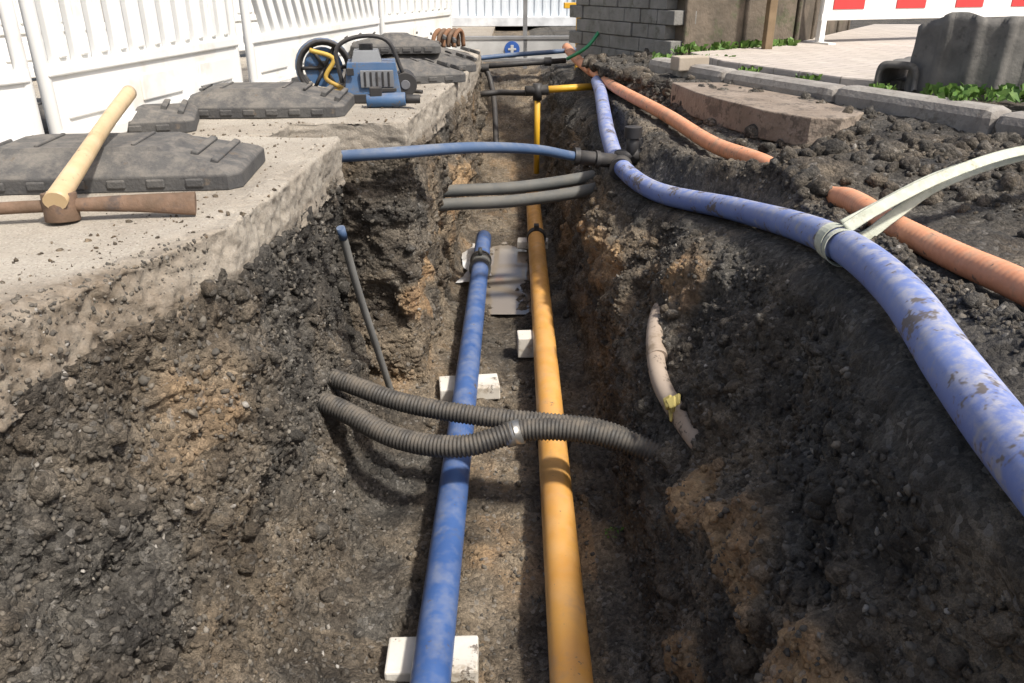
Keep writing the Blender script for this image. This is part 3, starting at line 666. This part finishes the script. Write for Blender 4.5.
# ------------------------------------------------------------------ far end: barrier, container
b=B(); L=1.5
b.box((L/2,0,.14),(L,.04,.17),m=0); b.box((L/2,0,.245),(L,.06,.03),m=1); b.box((L/2,0,.04),(L,.06,.03),m=1)
b.tube([(.62,-.03,.14),(.62,-.022,.14)],.075,28,2); b.box((.62,-.034,.14),(.03,.004,.08),m=0);b.box((.62,-.034,.14),(.08,.0042,.02),m=0)
for i in range(8): b.box((.1+i*.19,0,.62),(.095,.03,.035),m=0 if i%2 else 3)
for xx in (0,L*.5,L): b.box((xx,.0,.33),(.04,.04,.75),m=1)
for xx in (0,L): b.box((xx,0,.0),(.12,.4,.06),m=4)
b.done('end_barrier',[M('grey_board',(.5,.5,.49),(.4,.4,.39),rough=.5),M('galvanised_steel',(.4,.4,.4),rough=.4,metal=.5),M('blue_sign_face',(.04,.12,.42),rough=.4),RED,RUB],(-.62,8.35,-.30),.06,bevel=.004)
b=B(); b.box((0,0,1.25),(6,2.4,2.5),m=0)
for i in range(40): b.box((-2.85+i*.146,-1.21,1.25),(.07,.02,2.3),m=0)
for sx in (-1,1):
    for sy in (-1,1): b.box((sx*2.97,sy*1.2,1.25),(.16,.16,2.6),m=1)
b.box((0,-1.23,.08),(6.1,.12,.16),m=1); b.box((0,-1.23,2.5),(6.1,.12,.16),m=1); b.box((1.2,-1.25,1.1),(.9,.05,2.0),m=1); b.box((-1.3,-1.25,1.5),(1.2,.05,.9),m=2)
b.done('site_container',[M('pale_blue_paint',(.70,.75,.78),(.65,.70,.74),rough=.5),M('white_paint',(.75,.77,.78),rough=.5),M('dark_glass',(.03,.04,.05),rough=.1)],(0.3,16.5,-.32),.05,bevel=.01)
pipe('green_hose',[(.45,6.9,-.12),(.6,6.8,-.02),(.72,6.9,.12),(.85,7.3,.3),(1.0,7.8,.5)],.014,[M('green_rubber',(.04,.28,.12),rough=.5)])
b=B(); b.box((0,0,.25),(.04,.04,1.0)); b.box((.0,0,.5),(.3,.03,.05)); b.done('yellow_post',[YEL],(.62,8.0,-.25),.3,bevel=.005)
# ------------------------------------------------------------------ weeds
LEAF=M('leaf_green',(.07,.16,.025),(.13,.22,.04),scale=30,rough=.6,bst=.1)
def weeds(name,cl):
    b=B()
    for cx,cy,cz,rad_,n_,hh in cl:
        for _ in range(n_):
            a=random.random()*6.28; r=rad_*math.sqrt(random.random()); base=Vector((cx+r*math.cos(a),cy+r*math.sin(a),cz))
            di=Vector((random.uniform(-1,1),random.uniform(-1,1),random.uniform(.3,1.6))).normalized(); l=hh*random.uniform(.4,1.1); w_=l*random.uniform(.14,.3)
            s=di.cross(Vector((random.uniform(-1,1),random.uniform(-1,1),.3))).normalized()*w_
            mid=base+di*l*.55+Vector((0,0,l*.08)); tip=base+di*l-Vector((0,0,l*.15))
            v=[b.bm.verts.new(q) for q in (base,mid-s,tip,mid+s)]; 
            b.bm.faces.new((v[0],v[1],v[2])); b.bm.faces.new((v[0],v[2],v[3]))
    return b.done(name,[LEAF])
weeds('weeds',[(2.05,3.72,0,.18,130,.08),(2.3,3.6,0,.15,130,.10),(2.5,3.4,0,.15,120,.09),(1.75,3.95,0,.06,40,.05),(1.55,4.35,0,.07,40,.05),(1.35,4.75,0,.05,30,.05),(1.82,3.4,.03,.04,30,.05)]
  +[(1.2+.09*k,6.0+.055*k,0,.07,26,random.uniform(.04,.13)) for k in range(11)]+[(1.0+.1*k,5.75-.03*k,-.02,.07,20,.06) for k in range(5)]+[(.31,1.98,-1.05,.03,14,.02)])
# ------------------------------------------------------------------ light and camera
S=Vector((.45,-.38,.81)).normalized()
w=bpy.data.worlds.new('World'); sc.world=w; w.use_nodes=True; nt=w.node_tree
sk=nt.nodes.new('ShaderNodeTexSky'); sk.sky_type='NISHITA'; sk.sun_disc=False; sk.sun_elevation=math.asin(S.z); sk.sun_rotation=math.atan2(S.x,S.y)
sk.dust_density=5.0
nt.links.new(sk.outputs[0],nt.nodes['Background'].inputs[0]); nt.nodes['Background'].inputs[1].default_value=.15
l=bpy.data.lights.new('sun','SUN'); l.energy=5.0; l.angle=math.radians(4.0); l.color=(1,.96,.89)
lo_=link(bpy.data.objects.new('sun',l)); lo_.rotation_euler=S.to_track_quat('Z','Y').to_euler()
cam=bpy.data.cameras.new('camera'); cam.lens=28.1; cam.sensor_width=36; cam.clip_start=.02; cam.clip_end=500
co=link(bpy.data.objects.new('camera',cam)); co.location=(0,0,.5); co.rotation_euler=(math.radians(90-24.6),0,0)
sc.camera=co
sc.view_settings.view_transform='Standard'; sc.view_settings.look='None'; sc.view_settings.exposure=0
